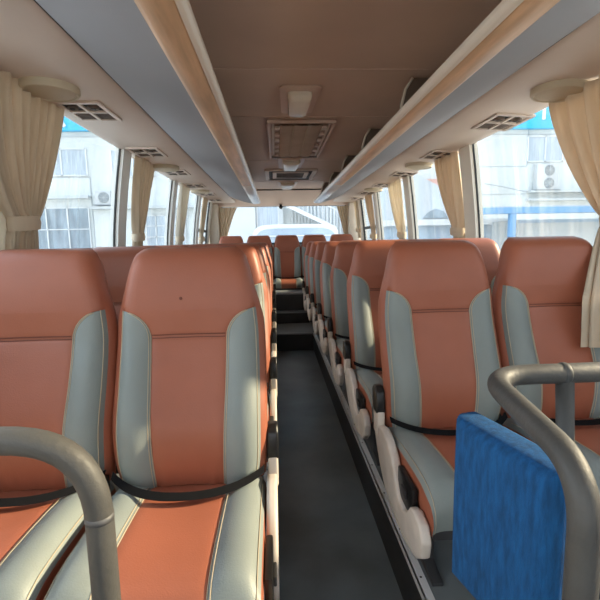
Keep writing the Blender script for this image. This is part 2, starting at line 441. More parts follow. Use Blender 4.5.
def curved_panel(X, sgn, y0, y1, z0, z1, off, th, n=10):
    m = MB(); zs = [z0+(z1-z0)*i/n for i in range(n+1)]
    a = [[(X(z)+sgn*off, y0, z), (X(z)+sgn*off, y1, z)] for z in zs]
    b = [[(X(z)+sgn*(off+th), y0, z), (X(z)+sgn*(off+th), y1, z)] for z in zs]
    m.grid(a); m.grid(b, True)
    for j in (0, 1): m.grid([[r[j] for r in a], [r[j] for r in b]])
    m.grid([a[0], b[0]]); m.grid([a[-1], b[-1]])
    return m
pl_left = [.30, 1.72, 3.22, 4.74, 6.24, 7.28]
pl_right = [.30, 1.68, 3.10, 4.50, 5.92, 7.02]
n_tr = 3; n_win = 1
for X, sgn, ps, zt, mt in ((xl, -1, pl_left, 1.80, 'pillar'), (xr, 1, pl_right, 1.81, 'pillarc')):
    for i, y in enumerate(ps):
        w = .085 if sgn > 0 else .08
        if i == len(ps)-1: w = .10
        struct(curved_panel(X, sgn, y-w, y+w, .90, zt, -.022, .06).build('trim_%d' % n_tr, M[mt], smooth='auto')); n_tr += 1
    ends = [Y0]+ps+[Y1]
    for i in range(len(ends)-1):
        a, b = ends[i]+(.085 if i else 0), ends[i+1]-.085
        if b-a < .1: continue
        e = struct(empty('window_%d' % n_win)); n_win += 1
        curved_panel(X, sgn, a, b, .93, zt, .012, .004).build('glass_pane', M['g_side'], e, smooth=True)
        last = (i == len(ps)-1)
        g = .034 if last else .006
        fr = MB()
        for (ya, yb) in ((a-.004, a+g), (b-g, b+.004)):
            q = curved_panel(X, sgn, ya, yb, .93, zt, -.001, .011) if not last else curved_panel(X, sgn, ya, yb, .93, zt, -.012, .022); n0 = len(fr.v); fr.v += q.v; fr.f += [tuple(k+n0 for k in ff) for ff in q.f]
        for (za, zb) in ((.93, .96), (zt-.03, zt))+(((1.27, 1.31),) if last else ()):
            q = curved_panel(X, sgn, a+g-.002, b-g+.002, za, zb, -.010, .018, 2); n0 = len(fr.v); fr.v += q.v; fr.f += [tuple(k+n0 for k in ff) for ff in q.f]
        fr.build('window_gasket', M['rubber'], e, smooth='auto')

m = MB(); m.box((-1.2, Y0-.06, -.3), (1.5, Y0, .75)); m.box((-1.2, Y0-.06, 1.85), (1.5, Y0, 2.1)); m.box((-1.2, Y0-.06, .75), (-1.08, Y0, 1.85)); m.box((1.36, Y0-.06, .75), (1.5, Y0, 1.85))
struct(m.build('wall_front', M['wall']))
e = struct(empty('window_%d' % n_win)); n_win += 1
MB().box((-1.08, Y0-.03, .75), (1.36, Y0-.025, 1.85)).build('glass_pane', M['g_rear'], e)
# ceiling
prof = [(xl(1.78)-.02, 1.79), (-1.0, 1.83), (-.88, 1.87), (-.68, 1.912), (-.45, 1.92), (.83, 1.92), (1.06, 1.912), (1.22, 1.87), (1.34, 1.83), (xr(1.80)+.02, 1.80)]
m = MB(); m.grid([[(x, Y0, z) for x, z in prof], [(x, Y1, z) for x, z in prof]])
m.grid([[(x, Y0, z+.05) for x, z in prof], [(x, Y1, z+.05) for x, z in prof]], True)
struct(m.build('ceiling', M['ceil'], smooth='auto'))
for k, y in enumerate((-.1, 1.45, 2.2, 3.0, 4.55, 6.05)):
    struct(MB().box((-.5, y-.004, 1.917), (.88, y+.004, 1.9215)).build('trim_%d' % n_tr, M['lampr'])); n_tr += 1
# rear bulkhead sloping down to the rear window
m = MB(); m.prism([(6.85, 1.925), (7.0, 1.905), (7.50, 1.715), (7.56, 1.70), (7.56, 1.95)], 'x', -1.06, 1.40)
struct(m.build('trim_%d' % n_tr, M['ceil'], bevel=.01)); n_tr += 1
struct(MB().box((-.6, 6.93, 1.898), (1.0, 6.945, 1.915)).build('trim_%d' % n_tr, M['dark'])); n_tr += 1
# rear wall with window opening
RX0, RX1, RZ0, RZ1 = -.90, 1.235, 1.06, 1.70
m = MB(); m.box((-1.2, Y1, -.3), (1.5, Y1+.06, RZ0)); m.box((-1.2, Y1, RZ0), (RX0, Y1+.06, 2.0)); m.box((RX1, Y1, RZ0), (1.5, Y1+.06, 2.0)); m.box((RX0, Y1, RZ1+.02), (RX1, Y1+.06, 2.0))
struct(m.build('wall_back', M['wall']))
# boxed beige pillars in the rear corners
for x0, x1 in ((-1.10, -.93), (1.26, 1.44)):
    struct(MB().box((x0, 7.38, .9), (x1, Y1, 1.74)).build('trim_%d' % n_tr, M['wall'], bevel=.02)); n_tr += 1
e = struct(empty('window_%d' % n_win)); n_win += 1
MB().box((RX0, Y1+.02, RZ0), (RX1, Y1+.026, RZ1+.02)).build('glass_pane', M['g_rear'], e)
fr = MB()
for lo, hi in (((RX0, RZ0), (RX0+.02, RZ1+.02)), ((RX1-.02, RZ0), (RX1, RZ1+.02)), ((RX0, RZ1), (RX1, RZ1+.02)), ((RX0, RZ0), (RX1, RZ0+.03))):
    fr.box((lo[0], Y1-.004, lo[1]), (hi[0], Y1+.03, hi[1]))
fr.build('window_gasket', M['rubber'], e)

# ------------------------------------------------------------------ duct housings under the racks
def duct(nm, x_in, z_in, x_out, z_out):
    sg = 1 if x_out > x_in else -1
    pts = [(x_in, z_in+.03), (x_in, z_in), (x_in+sg*.02, z_in-.012), (x_in+sg*.25, (z_in+z_out)/2-.002), (x_out-sg*.05, z_out+.008), (x_out-sg*.012, z_out+.0), (x_out+sg*.02, z_out+.016), (x_out+sg*.02, z_out+.10)]
    m = MB(); m.prism(pts, 'y', Y0, 7.45)
    return struct(m.build(nm, M['duct'], smooth='auto'))
duct('trim_%d' % n_tr, -.635, 1.765, -1.05, 1.748); n_tr += 1
duct('trim_%d' % n_tr, .985, 1.765, 1.373, 1.735); n_tr += 1
def duct_z(x):
    if x < CX: return lerp_tab([(-1.0, 1.755), (-.885, 1.7545), (-.655, 1.753)], x)
    return lerp_tab([(1.005, 1.753), (1.235, 1.748), (1.323, 1.743)], x)

# ------------------------------------------------------------------ luggage racks
def rack(side):
    sg = 1 if side == 'right' else -1
    xi = .57 if sg > 0 else -.19           # inner lip
    xo = .975 if sg > 0 else -.625
    r = empty('luggage_rack', (0, 0, 0))
    tag(r, 'long grey-bottomed overhead luggage rack with wood-look rail on the %s side' % side, 'luggage rack', 'overhead luggage racks')
    # fabric underside, slightly sagging, closed slab
    m = MB(); NY = 40; lo = []; up = []
    for i in range(NY+1):
        y = Y0+(6.42-Y0)*i/NY; a = []; b = []
        for j in range(7):
            t = j/6; x = xi+sg*.105+(xo-xi-sg*.105)*t
            z = 1.652+.103*t-.010*math.sin(PI*t)+.0012*math.sin(y*9+j)
            a.append((x, y, z)); b.append((x, y, z+.025))
        lo.append(a); up.append(b)
    m.grid(lo); m.grid(up, True); m.grid([lo[0], up[0]]); m.grid([lo[-1], up[-1]]); m.grid([[q[0] for q in lo], [q[0] for q in up]]); m.grid([[q[-1] for q in lo], [q[-1] for q in up]])
    m.build('fabric_panel', M['panel'], r, smooth='auto')
    MB().box(tuple(sorted((xo, xo+sg*.012)))[:1]+(Y0, 1.762), tuple(sorted((xo, xo+sg*.012)))[1:]+(6.42, 1.80)).build('dark_gap', M['dark'], r)
    # wood-look rail
    a = [(xi+sg*.022, 1.652), (xi+sg*.03, 1.646), (xi+sg*.10, 1.642), (xi+sg*.118, 1.652), (xi+sg*.118, 1.675), (xi+sg*.022, 1.682)]
    MB().prism(a, 'y', Y0, 4.35).build('wood_rail', M['wood'], r, bevel=.004)
    b = [(x, z-.003) for x, z in a]
    MB().prism(b, 'y', 4.352, 6.34).build('rail_end_cover', M['endcap'], r, bevel=.005)
    # pearl inner lip
    b = [(xi, 1.660), (xi+sg*.010, 1.648), (xi+sg*.024, 1.645), (xi+sg*.026, 1.684), (xi+sg*.008, 1.682), (xi, 1.675)]
    MB().prism(b, 'y', Y0, 6.36).build('inner_lip', M['pearl'], r, bevel=.004)
    # uprights to the ceiling
    for y in (1.15, 2.3, 3.3, 4.3, 5.3, 6.2):
        q = [(xi+sg*.105, 1.70), (xi+sg*.095, 1.78), (xi+sg*.115, 1.86), (xi+sg*.15, 1.915), (xi+sg*.30, 1.915), (xi+sg*.32, 1.85), (xi+sg*.32, 1.775), (xi+sg*.16, 1.70)]
        w = MB().prism(q, 'y', y, y+.03).build('support_bracket', M['grille'], r, bevel=.003)
        MB().tube([(q[0][0], y-.004, 1.70), (q[1][0], y-.004, 1.78), (q[2][0], y-.004, 1.86), (q[3][0], y-.004, 1.914)], .008, 8).build('bracket_edge', M['pearl'], w, smooth=True)
    m = MB(); q = [(xo, 1.76), (xo, 1.90), (xo-sg*.01, 1.90), (xo-sg*.01, 1.76)]; m.prism(q, 'y', Y0, 6.4); m.build('back_panel', M['ceil'], r)
rack('left'); rack('right')

# ------------------------------------------------------------------ vents and speakers in the ducts
def duct_frame(x):
    """local frame on the sloped duct underside: returns matrix with z pointing down out of the surface"""
    dz = (duct_z(x+.03)-duct_z(x-.03))/.06
    tx = Vector((1, 0, dz)).normalized(); ty = Vector((0, 1, 0)); n = tx.cross(ty)
    mt = Matrix((tx, ty, n)).transposed().to_4x4(); return mt
def make_vent():
    r = empty('air_vent')
    fr = MB()   # frame 0.21 x 0.32, local z up into the duct, so visible side is -z
    W, L = .105, .155
    for lo, hi in (((-W, -L), (W, -L+.022)), ((-W, L-.022), (W, L)), ((-W, -L+.022), (-W+.02, L-.022)), ((W-.02, -L+.022), (W, L-.022)), ((-.008, -L+.022), (.008, L-.022)), ((-W+.02, -.01), (W-.02, .01))):
        fr.box(lo+(-.012,), hi+(.002,))
    fr.build('frame', M['duct'], r, bevel=.003)
    MB().box((-W+.01, -L+.01, -.003), (W-.01, L-.01, .004)).build('backing', M['dark'], r)
    g = MB()
    for qx in (-.05, .047):
        for k in range(5): g.box((qx-.036, .022+k*.023, -.008), (qx+.036, .030+k*.023, -.003))
    g.build('louvre', M['grille'], r)
    for qx, qy in ((-.05, -.07), (.047, -.07)):
        n = MB(); n.disc_lathe((qx, qy, -.003), [(.027, 0), (.027, -.010), (.021, -.013), (.012, -.006), (.0, -.006)], None, 20)
        nz = n.build('nozzle', M['grille'], r, smooth='auto')
        MB().disc_lathe((qx, qy, -.013), [(.013, .003), (.010, -.003), (.0, -.003)], None, 12).build('nozzle_core', M['dark'], nz)
    return r
def make_speaker():
    r = empty('ceiling_speaker')
    MB().disc_lathe((0, 0, 0), [(.114, 0), (.115, -.020), (.109, -.030), (.100, -.031), (.096, -.027)], None, 40).build('rim', M['speaker'], r, smooth='auto')
    MB().disc_lathe((0, 0, 0), [(.098, -.024), (.094, -.027), (.05, -.030), (.0, -.031)], None, 40).build('grille', M['speaker'], r, smooth='auto')
    return r
vp = make_vent(); sp = make_speaker(); first = {}
def place(proto, x, y, label, cat, group):
    o = proto if proto.name not in first else copy_tree(proto); first[proto.name] = 1
    mt = duct_frame(x); mt.translation = Vector((x, y, duct_z(x)+.001)); o.matrix_world = mt
    tag(o, label, cat, group)
lv = [2.28, 3.26, 4.16, 5.10, 6.0, 6.8]; rv = [2.47, 3.40, 4.35, 5.17, 6.0, 6.75]
names = ['nearest', 'second', 'third', 'fourth', 'fifth', 'rearmost']
for i, y in enumerate(lv): place(vp, -.89, y, '%s cream air vent panel from the front in the left duct' % names[i], 'air vent', 'air vents over the seats')
for i, y in enumerate(rv): place(vp, 1.285, y, '%s cream air vent panel from the front in the right duct' % names[i], 'air vent', 'air vents over the seats')
for i, y in enumerate((1.95, 3.86, 5.6)): place(sp, -.915, y, '%s round olive speaker in the duct above the left windows' % ['nearest', 'middle', 'rearmost'][i], 'speaker', 'round speakers in the ducts')
for i, y in enumerate((1.94, 3.82, 5.58)): place(sp, 1.265, y, '%s round olive speaker in the duct above the right windows' % ['nearest', 'middle', 'rearmost'][i], 'speaker', 'round speakers in the ducts')

# ------------------------------------------------------------------ ceiling lamps, hatch, vent
CZ = 1.918
def lamp(x0, x1, y0, y1, label):
    r = empty('ceiling_lamp', ((x0+x1)/2, (y0+y1)/2, CZ)); tag(r, label, 'ceiling lamp', 'lamps along the ceiling')
    w = (x1-x0)/2; l = (y1-y0)/2
    def rr(w0, w1, l, z, n=6, c=.03):
        pts = []
        for (cx, cy, a0) in ((w1-c, l-c, 0), (-w1+c, l-c, 90), (-w0+c, -l+c, 180), (w0-c, -l+c, 270)):
            for k in range(n+1):
                a = math.radians(a0+90*k/n); pts.append((cx+c*math.cos(a), cy+c*math.sin(a), z))
        return pts
    def loft(levels, nm, mt):
        m = MB(); rings = [[m.vert(p) for p in lv_] for lv_ in levels]; n = len(rings[0])
        for i in range(len(rings)-1):
            for k in range(n): m.f.append((rings[i][k], rings[i][(k+1) % n], rings[i+1][(k+1) % n], rings[i+1][k]))
        m.f.append(tuple(rings[0])); m.f.append(tuple(rings[-1])[::-1]); m.build(nm, mt, r, smooth='auto')
    loft([rr(w+.045, w+.03, l+.05, 0), rr(w+.045, w+.03, l+.05, -.008), rr(w+.02, w+.008, l+.02, -.014)], 'housing', M['lampr'])
    loft([rr(w, w*.82, l, -.010), rr(w, w*.82, l, -.035), rr(w*.9, w*.74, l*.92, -.05), rr(w*.6, w*.5, l*.75, -.056)], 'diffuser', M['lampc'])
lamp(.09, .225, 2.46, 2.84, 'frosted trapezoid ceiling lamp in front of the roof hatch')
lamp(.095, .275, 4.44, 4.92, 'small frosted ceiling lamp between the roof hatch and the slotted vent')
lamp(.10, .29, 6.10, 6.62, 'small frosted ceiling lamp behind the slotted vent, nearest the rear window')
h = empty('roof_hatch', (.205, 3.68, CZ)); tag(h, 'rectangular roof hatch with quilted brown sunshade and cream frame in the ceiling', 'roof hatch')
def ring_frame(mb, x, y, w, z0, z1):
    mb.box((-x, -y, z0), (x, -y+w, z1)); mb.box((-x, y-w, z0), (x, y, z1)); mb.box((-x, -y+w, z0), (-x+w, y-w, z1)); mb.box((x-w, -y+w, z0), (x, y-w, z1))
f1 = MB(); ring_frame(f1, .235, .62, .020, -.022, 0); f1.build('outer_frame', M['lampr'], h, bevel=.004)
f1 = MB(); ring_frame(f1, .205, .585, .016, -.014, -.001); f1.build('inner_frame', M['duct'], h, bevel=.003)
q = MB(); rows = []
for i in range(41):
    y = -.56+1.12*i/40; rows.append([(x, y, -.012-.010*abs(math.sin(PI*(x+.15)/.10))**.5-.004*abs(math.sin(y*9))) for x in [-.15+.30*k/24 for k in range(25)]])
q.grid(rows).build('quilted_shade', M['quilt'], h, smooth=True)
f1 = MB()
for x in (-.05, .05): f1.tube([(x, -.555, -.014), (x, .555, -.014)], .004, 6)
f1.build('shade_piping', M['stitch'], h, smooth=True)
for sx in (-.168, .168):
    for k in range(6):
        MB().box((sx-.018, -.50+k*.19, -.026), (sx+.018, -.44+k*.19, -.010)).build('shade_clip', M['lampr'] if k % 2 else M['duct'], h, bevel=.005)
v = empty('ceiling_vent', (.205, 5.47, CZ)); tag(v, 'rectangular slotted return air vent in the ceiling behind the roof hatch', 'ceiling vent')
f1 = MB(); ring_frame(f1, .30, .40, .045, -.018, 0); f1.build('frame', M['duct'], v, bevel=.004)
MB().box((-.27, -.37, -.006), (.27, .37, -.001)).build('backing', M['dark'], v)
f1 = MB(); ring_frame(f1, .21, .25, .045, -.016, -.004); f1.build('inner_frame', M['duct'], v, bevel=.004)
f1 = MB()
for k in range(7): f1.box((-.16, -.18+k*.055, -.012), (.16, -.165+k*.055, -.004))
f1.build('slat', M['grille'], v)
c = empty('rear_camera', (.115, 7.47, 1.715)); tag(c, 'small dark dome camera hanging at the top centre of the rear window', 'camera')
MB().box((-.02, -.01, -.01), (.02, .03, .01)).build('mount', M['black'], c, bevel=.003)
MB().disc_lathe((0, .01, -.035), [(.0, -.03), (.02, -.024), (.032, 0), (.03, .02), (.0, .028)], None, 16).build('dome', M['dark'], c, smooth=True)

# ------------------------------------------------------------------ curtains
def curtain(side, label, y_near, y_far, y_tie, w_tie, z_top, z_tie, z_bot, spread, nf, xo=.035, group='tied back window curtains', lining=False, drape=None, seed=0, edge=False):
    X = xl if side == 'left' else xr; sg = 1 if side == 'left' else -1   # sg: towards the cabin
    rnd = random.Random(seed)
    r = empty('curtain', (X(z_tie)+sg*xo, y_tie, z_tie)); tag(r, label, 'curtain', group)
    ox, oy, oz = r.location
    ph = [rnd.uniform(0, 6) for _ in range(4)]
    NV, NU = 44, nf*10
    rows = []
    for j in range(NV+1):
        z = z_top+(z_bot-z_top)*j/NV
        if z >= z_tie:
            t = (z_top-z)/(z_top-z_tie); k = t**1.7
            a = y_near+(y_tie-w_tie-y_near)*k; b = y_far+(y_tie+w_tie-y_far)*k
            amp = .016+.012*t; xx = 0
        else:
            t = (z_tie-z)/(z_tie-z_bot); k = min(1, t*1.6)**.7
            a = y_tie-w_tie-spread[0]*k; b = y_tie+w_tie+spread[1]*k
            amp = .024; xx = (drape or 0)*k
        pinch = math.exp(-((z-z_tie)/.035)**2)
        row = []
        for i in range(NU+1):
            u = i/NU; y = a+(b-a)*u+.006*math.sin(u*19+ph[0])*(1-pinch)
            xd = amp*(math.sin(2*PI*nf*u+ph[1]+.8*math.sin(3*u+z*3))+.35*math.sin(2*PI*nf*2.3*u+ph[2]))*(1-.3*pinch)
            bulge = .03*math.sin(PI*u)*pinch
            row.append((X(z)+sg*(xo+xd+xx*u+bulge)-ox, y-oy, z-oz))
        rows.append(row)
    m = MB(); m.grid(rows); m.grid([[(p[0]-sg*.0025, p[1], p[2]) for p in rw] for rw in rows], True)
    m.build('curtain_fabric', M['lining'] if lining else M['curt'], r, smooth=True)
    if edge:   # strip of pale lining turned out along the near edge
        m2 = MB(); NW = 8
        rr2 = [[(rw[0][0]+sg*(.012+.010*math.sin(i*1.3)), rw[0][1]-.065+.085*i/NW, rw[0][2]) for i in range(NW+1)] for rw in rows]
        m2.grid(rr2); m2.grid([[(p[0]-sg*.0025, p[1], p[2]) for p in rw] for rw in rr2], True)
        m2.build('curtain_lining', M['lining'], r, smooth=True)
    tb = MB(); n = 24; tr = []
    for k in range(n+1):
        a = 2*PI*k/n; cx = .045*math.cos(a); cy = (w_tie+.014)*math.sin(a)
        tr.append([(sg*.010+cx, cy, .030+.008*math.sin(a)), (sg*.010+cx*1.10, cy*1.06, .0+.008*math.sin(a)), (sg*.010+cx, cy, -.030+.008*math.sin(a))])
    tb.grid(tr).build('tieback', M['curt'], r, smooth=True)
    MB().tube([(-sg*.0, y_near-oy, z_top-oz+.004), (0, y_far-oy, z_top-oz+.004)], .006, 8).build('curtain_rail', M['duct'], r, smooth=True)
    return r
curtain('left', 'large beige curtain tied back beside the nearest left window', 1.56, 2.27, 1.945, .085, 1.765, 1.20, .50, (.05, .03), 10, seed=1, edge=True)
curtain('left', 'beige curtain at the second pillar of the left windows, gathered low', 3.38, 3.86, 3.52, .06, 1.765, 1.16, .70, (.03, .03), 5, seed=2)
curtain('left', 'third beige curtain from the front on the left, half turned to its pale lining', 4.90, 5.32, 5.03, .06, 1.765, 1.16, .70, (.03, .03), 5, seed=3, lining=True)
curtain('left', 'rearmost beige curtain on the left side windows', 6.40, 6.72, 6.50, .05, 1.765, 1.16, .70, (.03, .03), 4, seed=4)
curtain('right', 'large beige curtain tied back beside the nearest right window, draped over the seat', 1.25, 2.12, 1.68, .075, 1.735, 1.165, .68, (.16, -.20), 8, xo=.05, drape=.235, seed=5)
curtain('right', 'second beige curtain from the front on the right, tied with a band', 3.22, 3.64, 3.27, .06, 1.735, 1.155, .70, (.03, .02), 5, seed=6)
curtain('right', 'third beige curtain from the front on the right side windows', 4.62, 5.06, 4.74, .06, 1.735, 1.155, .70, (.03, .03), 5, seed=7, lining=True)
curtain('right', 'fourth beige curtain from the front on the right side windows', 6.04, 6.40, 6.12, .06, 1.735, 1.155, .70, (.03, .03), 4, seed=8)
curtain('right', 'rearmost knotted pale curtain on the right, before the rear corner', 7.10, 7.24, 7.17, .05, 1.735, 1.27, 1.14, (.0, .0), 3, seed=9, lining=True)
def rear_curtain(x_out, x_in, label, seed):
    r = empty('curtain', (x_out, 7.49, 1.69)); tag(r, label, 'curtain', 'curtains of the rear window')
    rows = []; d = x_in-x_out
    for j in range(21):
        t = j/20; w = d*(1-.72*t**.8); row = []
        for i in range(31):
            u = i/30; row.append((w*u, .014*math.sin(u*26+seed), -.60*t))
        rows.append(row)
    m = MB(); m.grid(rows); m.grid([[(p[0], p[1]+.0025, p[2]) for p in rw] for rw in rows], True)
    m.build('curtain_fabric', M['curt'], r, smooth=True)
rear_curtain(-.93, -.62, 'beige curtain drawn to the left edge of the rear window', 1)
rear_curtain(1.27, 1.06, 'narrow beige curtain at the right edge of the rear window', 2)

# ------------------------------------------------------------------ grab rails and blue pad
def bend(pts, r=.07, n=8):
    out = [Vector(pts[0])]
    for a, b, c in zip(pts, pts[1:], pts[2:]):
        a, b, c = Vector(a), Vector(b), Vector(c); u = (a-b); v = (c-b)
        rr = min(r, u.length*.49, v.length*.49); p = b+u.normalized()*rr; q = b+v.normalized()*rr
        for k in range(n+1):
            t = k/n; out.append((1-t)**2*p+2*t*(1-t)*b+t*t*q)
    out.append(Vector(pts[-1])); return out
g = empty('grab_rail', (-.27, .62, 0)); tag(g, 'grey padded grab rail arching over the nearest left seats', 'grab rail', 'padded grab rails at the front seats')
def rel(pts, o): return [tuple(Vector(p)-Vector(o)) for p in pts]
P = bend([(-1.02, .62, .821), (-.275, .62, .821), (-.275, .62, 0)], .13, 12)
MB().tube(rel(P, g.location), .0205, 20).build('padded_tube', M['grip'], g, smooth=True)
MB().disc_lathe((0, 0, 0), [(.045, 0), (.045, .008), (.022, .012)], None, 20).build('floor_flange', M['metal'], g, smooth='auto')
MB().tube(rel([(-1.0, .62, .821), (-1.0, .62, 0)], g.location), .017, 14).build('post', M['grip'], g, smooth=True)
MB().tube(rel([(-.275, .62, .70), (-.275, .62, .69)], g.location), .0210, 16).build('seam_ring', M['shell'], g, smooth=True)
g = empty('grab_rail', (.375, .49, 0)); tag(g, 'grey padded grab rail with a bent corner and branch post, beside the blue pad', 'grab rail', 'padded grab rails at the front seats')
P = bend([(1.33, .835, .820), (.425, .835, .820), (.395, .50, .795), (.385, .485, 0)], .085, 12)
MB().tube(rel(P, g.location), .0205, 20).build('padded_tube', M['grip'], g, smooth=True)
MB().tube(rel([(.592, .835, .812), (.610, .835, .55), (.640, .835, 0)], g.location), .0175, 18).build('branch_post', M['grip'], g, smooth=True)
MB().tube(rel([(.582, .835, .820), (.585, .835, .820), (.593, .835, .820), (.596, .835, .820)], g.location), [.0210, .0225, .0225, .0210], 20).build('collar', M['grip'], g, smooth=True)
MB().disc_lathe((.01, -.005, 0), [(.045, 0), (.045, .008), (.022, .012)], None, 20).build('floor_flange', M['metal'], g, smooth='auto')
# blue plush pad
pd = empty('plush_pad', (.385, .69, .60)); tag(pd, 'bright blue plush rectangular pad fixed below the right grab rail', 'pad')
m = MB()
ang = math.atan2(.79-.555, .372-.432)   # long axis direction in plan
L2 = .120; TH = .038; HZ = .345
ux = Vector((.432-.372, .555-.79, 0)).normalized(); nx = Vector((-ux.y, ux.x, 0)); uz = Vector((0, 0, 1))
if nx.x > 0: nx = -nx
cen = Vector((.402+.002, .692, .755-HZ/2))-Vector(pd.location)
# superellipse-ish rounded slab
NU, NV = 28, 34
def sl(u, v, side):
    a = u*L2; b = v*HZ/2; c = .027
    def rnd(p, lim):
        e = max(0, (abs(p)-(lim-c))/c); return 1-math.sqrt(max(0, 1-min(1, e)**2))
    dep = TH-c*max(rnd(a, L2), rnd(b, HZ/2))*.95+.004*(1-u*u)*(1-v*v)
    return cen+ux*a+uz*b+nx*dep*side
us = [math.sin(PI/2*(-1+2*i/NU)) for i in range(NU+1)]; vs = [math.sin(PI/2*(-1+2*i/NV)) for i in range(NV+1)]
for side in (1, -1): m.grid([[sl(u, v, side) for u in us] for v in vs], side < 0)
for v in (-1, 1): m.grid([[sl(u, v, 1) for u in us], [sl(u, v, -1) for u in us]])
for u in (-1, 1): m.grid([[sl(u, v, 1) for v in vs], [sl(u, v, -1) for v in vs]])
m.build('plush_cushion', M['blue'], pd, smooth=True)
MB().box((.045, -.11, -.10), (.053, .06, .02)).build('mounting_plate', M['metal'], pd, bevel=.003)

# ------------------------------------------------------------------ outside
GZ = -1.25
m = MB(); m.box((-60, -40, GZ-.1), (60, 60, GZ)); struct(m.build('ground', M['ground']))
S = 2.0; BY = 26.0
def bx_(x): return x*S
def bz_(z): return EYE+(z-EYE)*S
B = empty('office_building', (0, BY, GZ)); tag(B, 'long white two-storey building with blue sign band behind the coach', 'building')
def bpart(nm, mt, rects, y0, y1, parent=B):
    m = MB()
    for x0, x1, z0, z1 in rects: m.box((bx_(x0), y0, bz_(z0)-GZ), (bx_(x1), y1, bz_(z1)-GZ))
    return m.build(nm, mt, parent)
m = MB(); m.box((-26, 0, 0), (26, 6, bz_(5.6)-GZ)); m.build('wall', M['bwall'], B)
bpart('sign_board', M['sign'], [(-13, 13, 4.26, 5.3)], -.35, -.02)
sb = [o for o in B.children if o.name.startswith('sign_board')][0]
m = MB()
for x0, z0, x1, z1 in ((-5.98, 4.80, -5.70, 4.36), (-7.0, 4.5, -6.75, 5.1), (7.93, 4.5, 7.93, 5.1), (8.28, 4.5, 8.28, 5.1), (8.75, 4.5, 8.75, 5.1), (9.1, 4.45, 9.5, 4.9)):
    a = Vector((bx_(x0), -.40, bz_(z0)-GZ)); b = Vector((bx_(x1), -.40, bz_(z1)-GZ)); m.tube([a, b], .10, 4)
m.build('sign_stroke', M['signw'], sb)
# ledges and joints
bpart('ledge', M['bledge'], [(-7.4, -5.2, 2.42, 2.50), (-5.2, -2.2, 2.12, 2.19), (7.62, 10.5, 2.42, 2.48), (7.62, 10.5, 2.18, 2.24)], -.5, 0)
bpart('wall_joint', M['bseam'], [(5.2, 7.6, 3.20, 3.215), (5.2, 7.6, 2.39, 2.405), (7.59, 7.605, 3.2, 4.4), (-6.9, -5.2, 3.015, 3.03), (-5.22, -5.2, 1.0, 3.0), (-13, 13, 4.12, 4.14)], -.03, 0)
def bwindow(x0, x1, z0, z1, cols, rws, mt=None, name='window'):
    m = MB(); fw = .06
    X0, X1, A, C = bx_(x0), bx_(x1), bz_(z0)-GZ, bz_(z1)-GZ
    m.box((X0, -.10, A), (X1, 0, A+fw)); m.box((X0, -.10, C-fw), (X1, 0, C))
    for k in range(cols+1): x = X0+(X1-X0)*k/cols; m.box((x-fw*.6, -.10, A), (x+fw*.6, 0, C))
    for k in range(1, rws): z = A+(C-A)*k/rws; m.box((X0, -.10, z-fw*.5), (X1, 0, z+fw*.5))
    w = m.build(name, M['bframe'], B)
    MB().box((X0+.02, -.05, A+.02), (X1-.02, -.03, C-.02)).build('pane', mt or M['bwin'], w)
bwindow(-7.1, -5.31, .95, 2.19, 3, 2)
bwindow(-6.65, -5.26, 3.06, 3.81, 2, 1, M['bwin2'])
bwindow(-4.57, -3.4, 3.02, 3.77, 2, 1, M['bwin2'])
bwindow(-3.72, -2.6, 1.0, 1.94, 4, 3, M['bwin2'])
bwindow(7.59, 9.2, 3.33, 4.08, 3, 1, M['bwin2'])
bwindow(-.50, .12, 1.45, 2.2, 1, 1, M['bwin2'])
bwindow(4.0, 5.0, 3.3, 4.0, 2, 1, M['bwin2'])
bpart('corner_column', M['bledge'], [(.12, .26, .0, 4.0), (-1.3, -.55, .0, 4.0)], -.4, 0)
# corrugated siding and outside stair on the rear facade
m = MB(); x = bx_(.5)
while x < bx_(2.6): m.box((x, -.12, 0), (x+.10, 0, bz_(3.2)-GZ)); x += .19
m.build('corrugated_siding', M['bledge'], B)
m = MB(); a = (bx_(.20), bz_(2.25)-GZ); b = (bx_(1.75), bz_(1.50)-GZ)
m.prism([(a[0], a[1]), (a[0], a[1]-.24), (b[0], b[1]-.24), (b[0], b[1])], 'y', -1.4, -1.25)
m.prism([(a[0], a[1]+.95), (a[0], a[1]+.88), (b[0], b[1]+.88), (b[0], b[1]+.95)], 'y', -1.4, -1.34)
n = 14
for k in range(n): 
    x = a[0]+(b[0]-a[0])*(k+.5)/n; z = a[1]+(b[1]-a[1])*(k+.5)/n; m.box((x-.02, -1.38, z), (x+.02, -1.34, z+.9)); m.box((x-.14, -1.25, z-.12), (x+.14, -.2, z-.08))
m.build('staircase', M['bframe'], B)
def ac_unit(x0, x1, z0, z1, fans, label):
    X0, X1, A, C = bx_(x0), bx_(x1), bz_(z0), bz_(z1); cx = (X0+X1)/2
    r = empty('air_conditioner', (cx, BY-.25, A)); tag(r, label, 'air conditioner', 'outdoor air conditioner units')
    w = (X1-X0)/2; hh = C-A
    MB().box((-w, -.22, 0), (w, .22, hh)).build('casing', M['ac'], r, bevel=.03)
    for k in range(fans):
        zc = hh*(k+.5)/fans; rad = min(w*.72, hh/fans*.42)
        f_ = MB().disc_lathe((w*.12, -.225, zc), [(rad, 0), (rad*.96, .03), (0, .03)], Matrix.Rotation(PI/2, 4, 'X'), 24).build('fan_grille', M['acd'], r)
        m = MB()
        for q in range(4):
            an = q*PI/4; dx, dz = math.cos(an)*rad*.95, math.sin(an)*rad*.95
            m.tube([(w*.12-dx, -.262, zc-dz), (w*.12+dx, -.262, zc+dz)], .012, 5)
        m.build('guard_wire', M['ac'], f_)
    MB().box((-w-.1, -.3, -.06), (w+.1, .23, 0)).build('bracket', M['acd'], r)
ac_unit(-5.02, -4.60, 2.24, 2.62, 1, 'air conditioner unit on the white facade seen through the nearest left window')
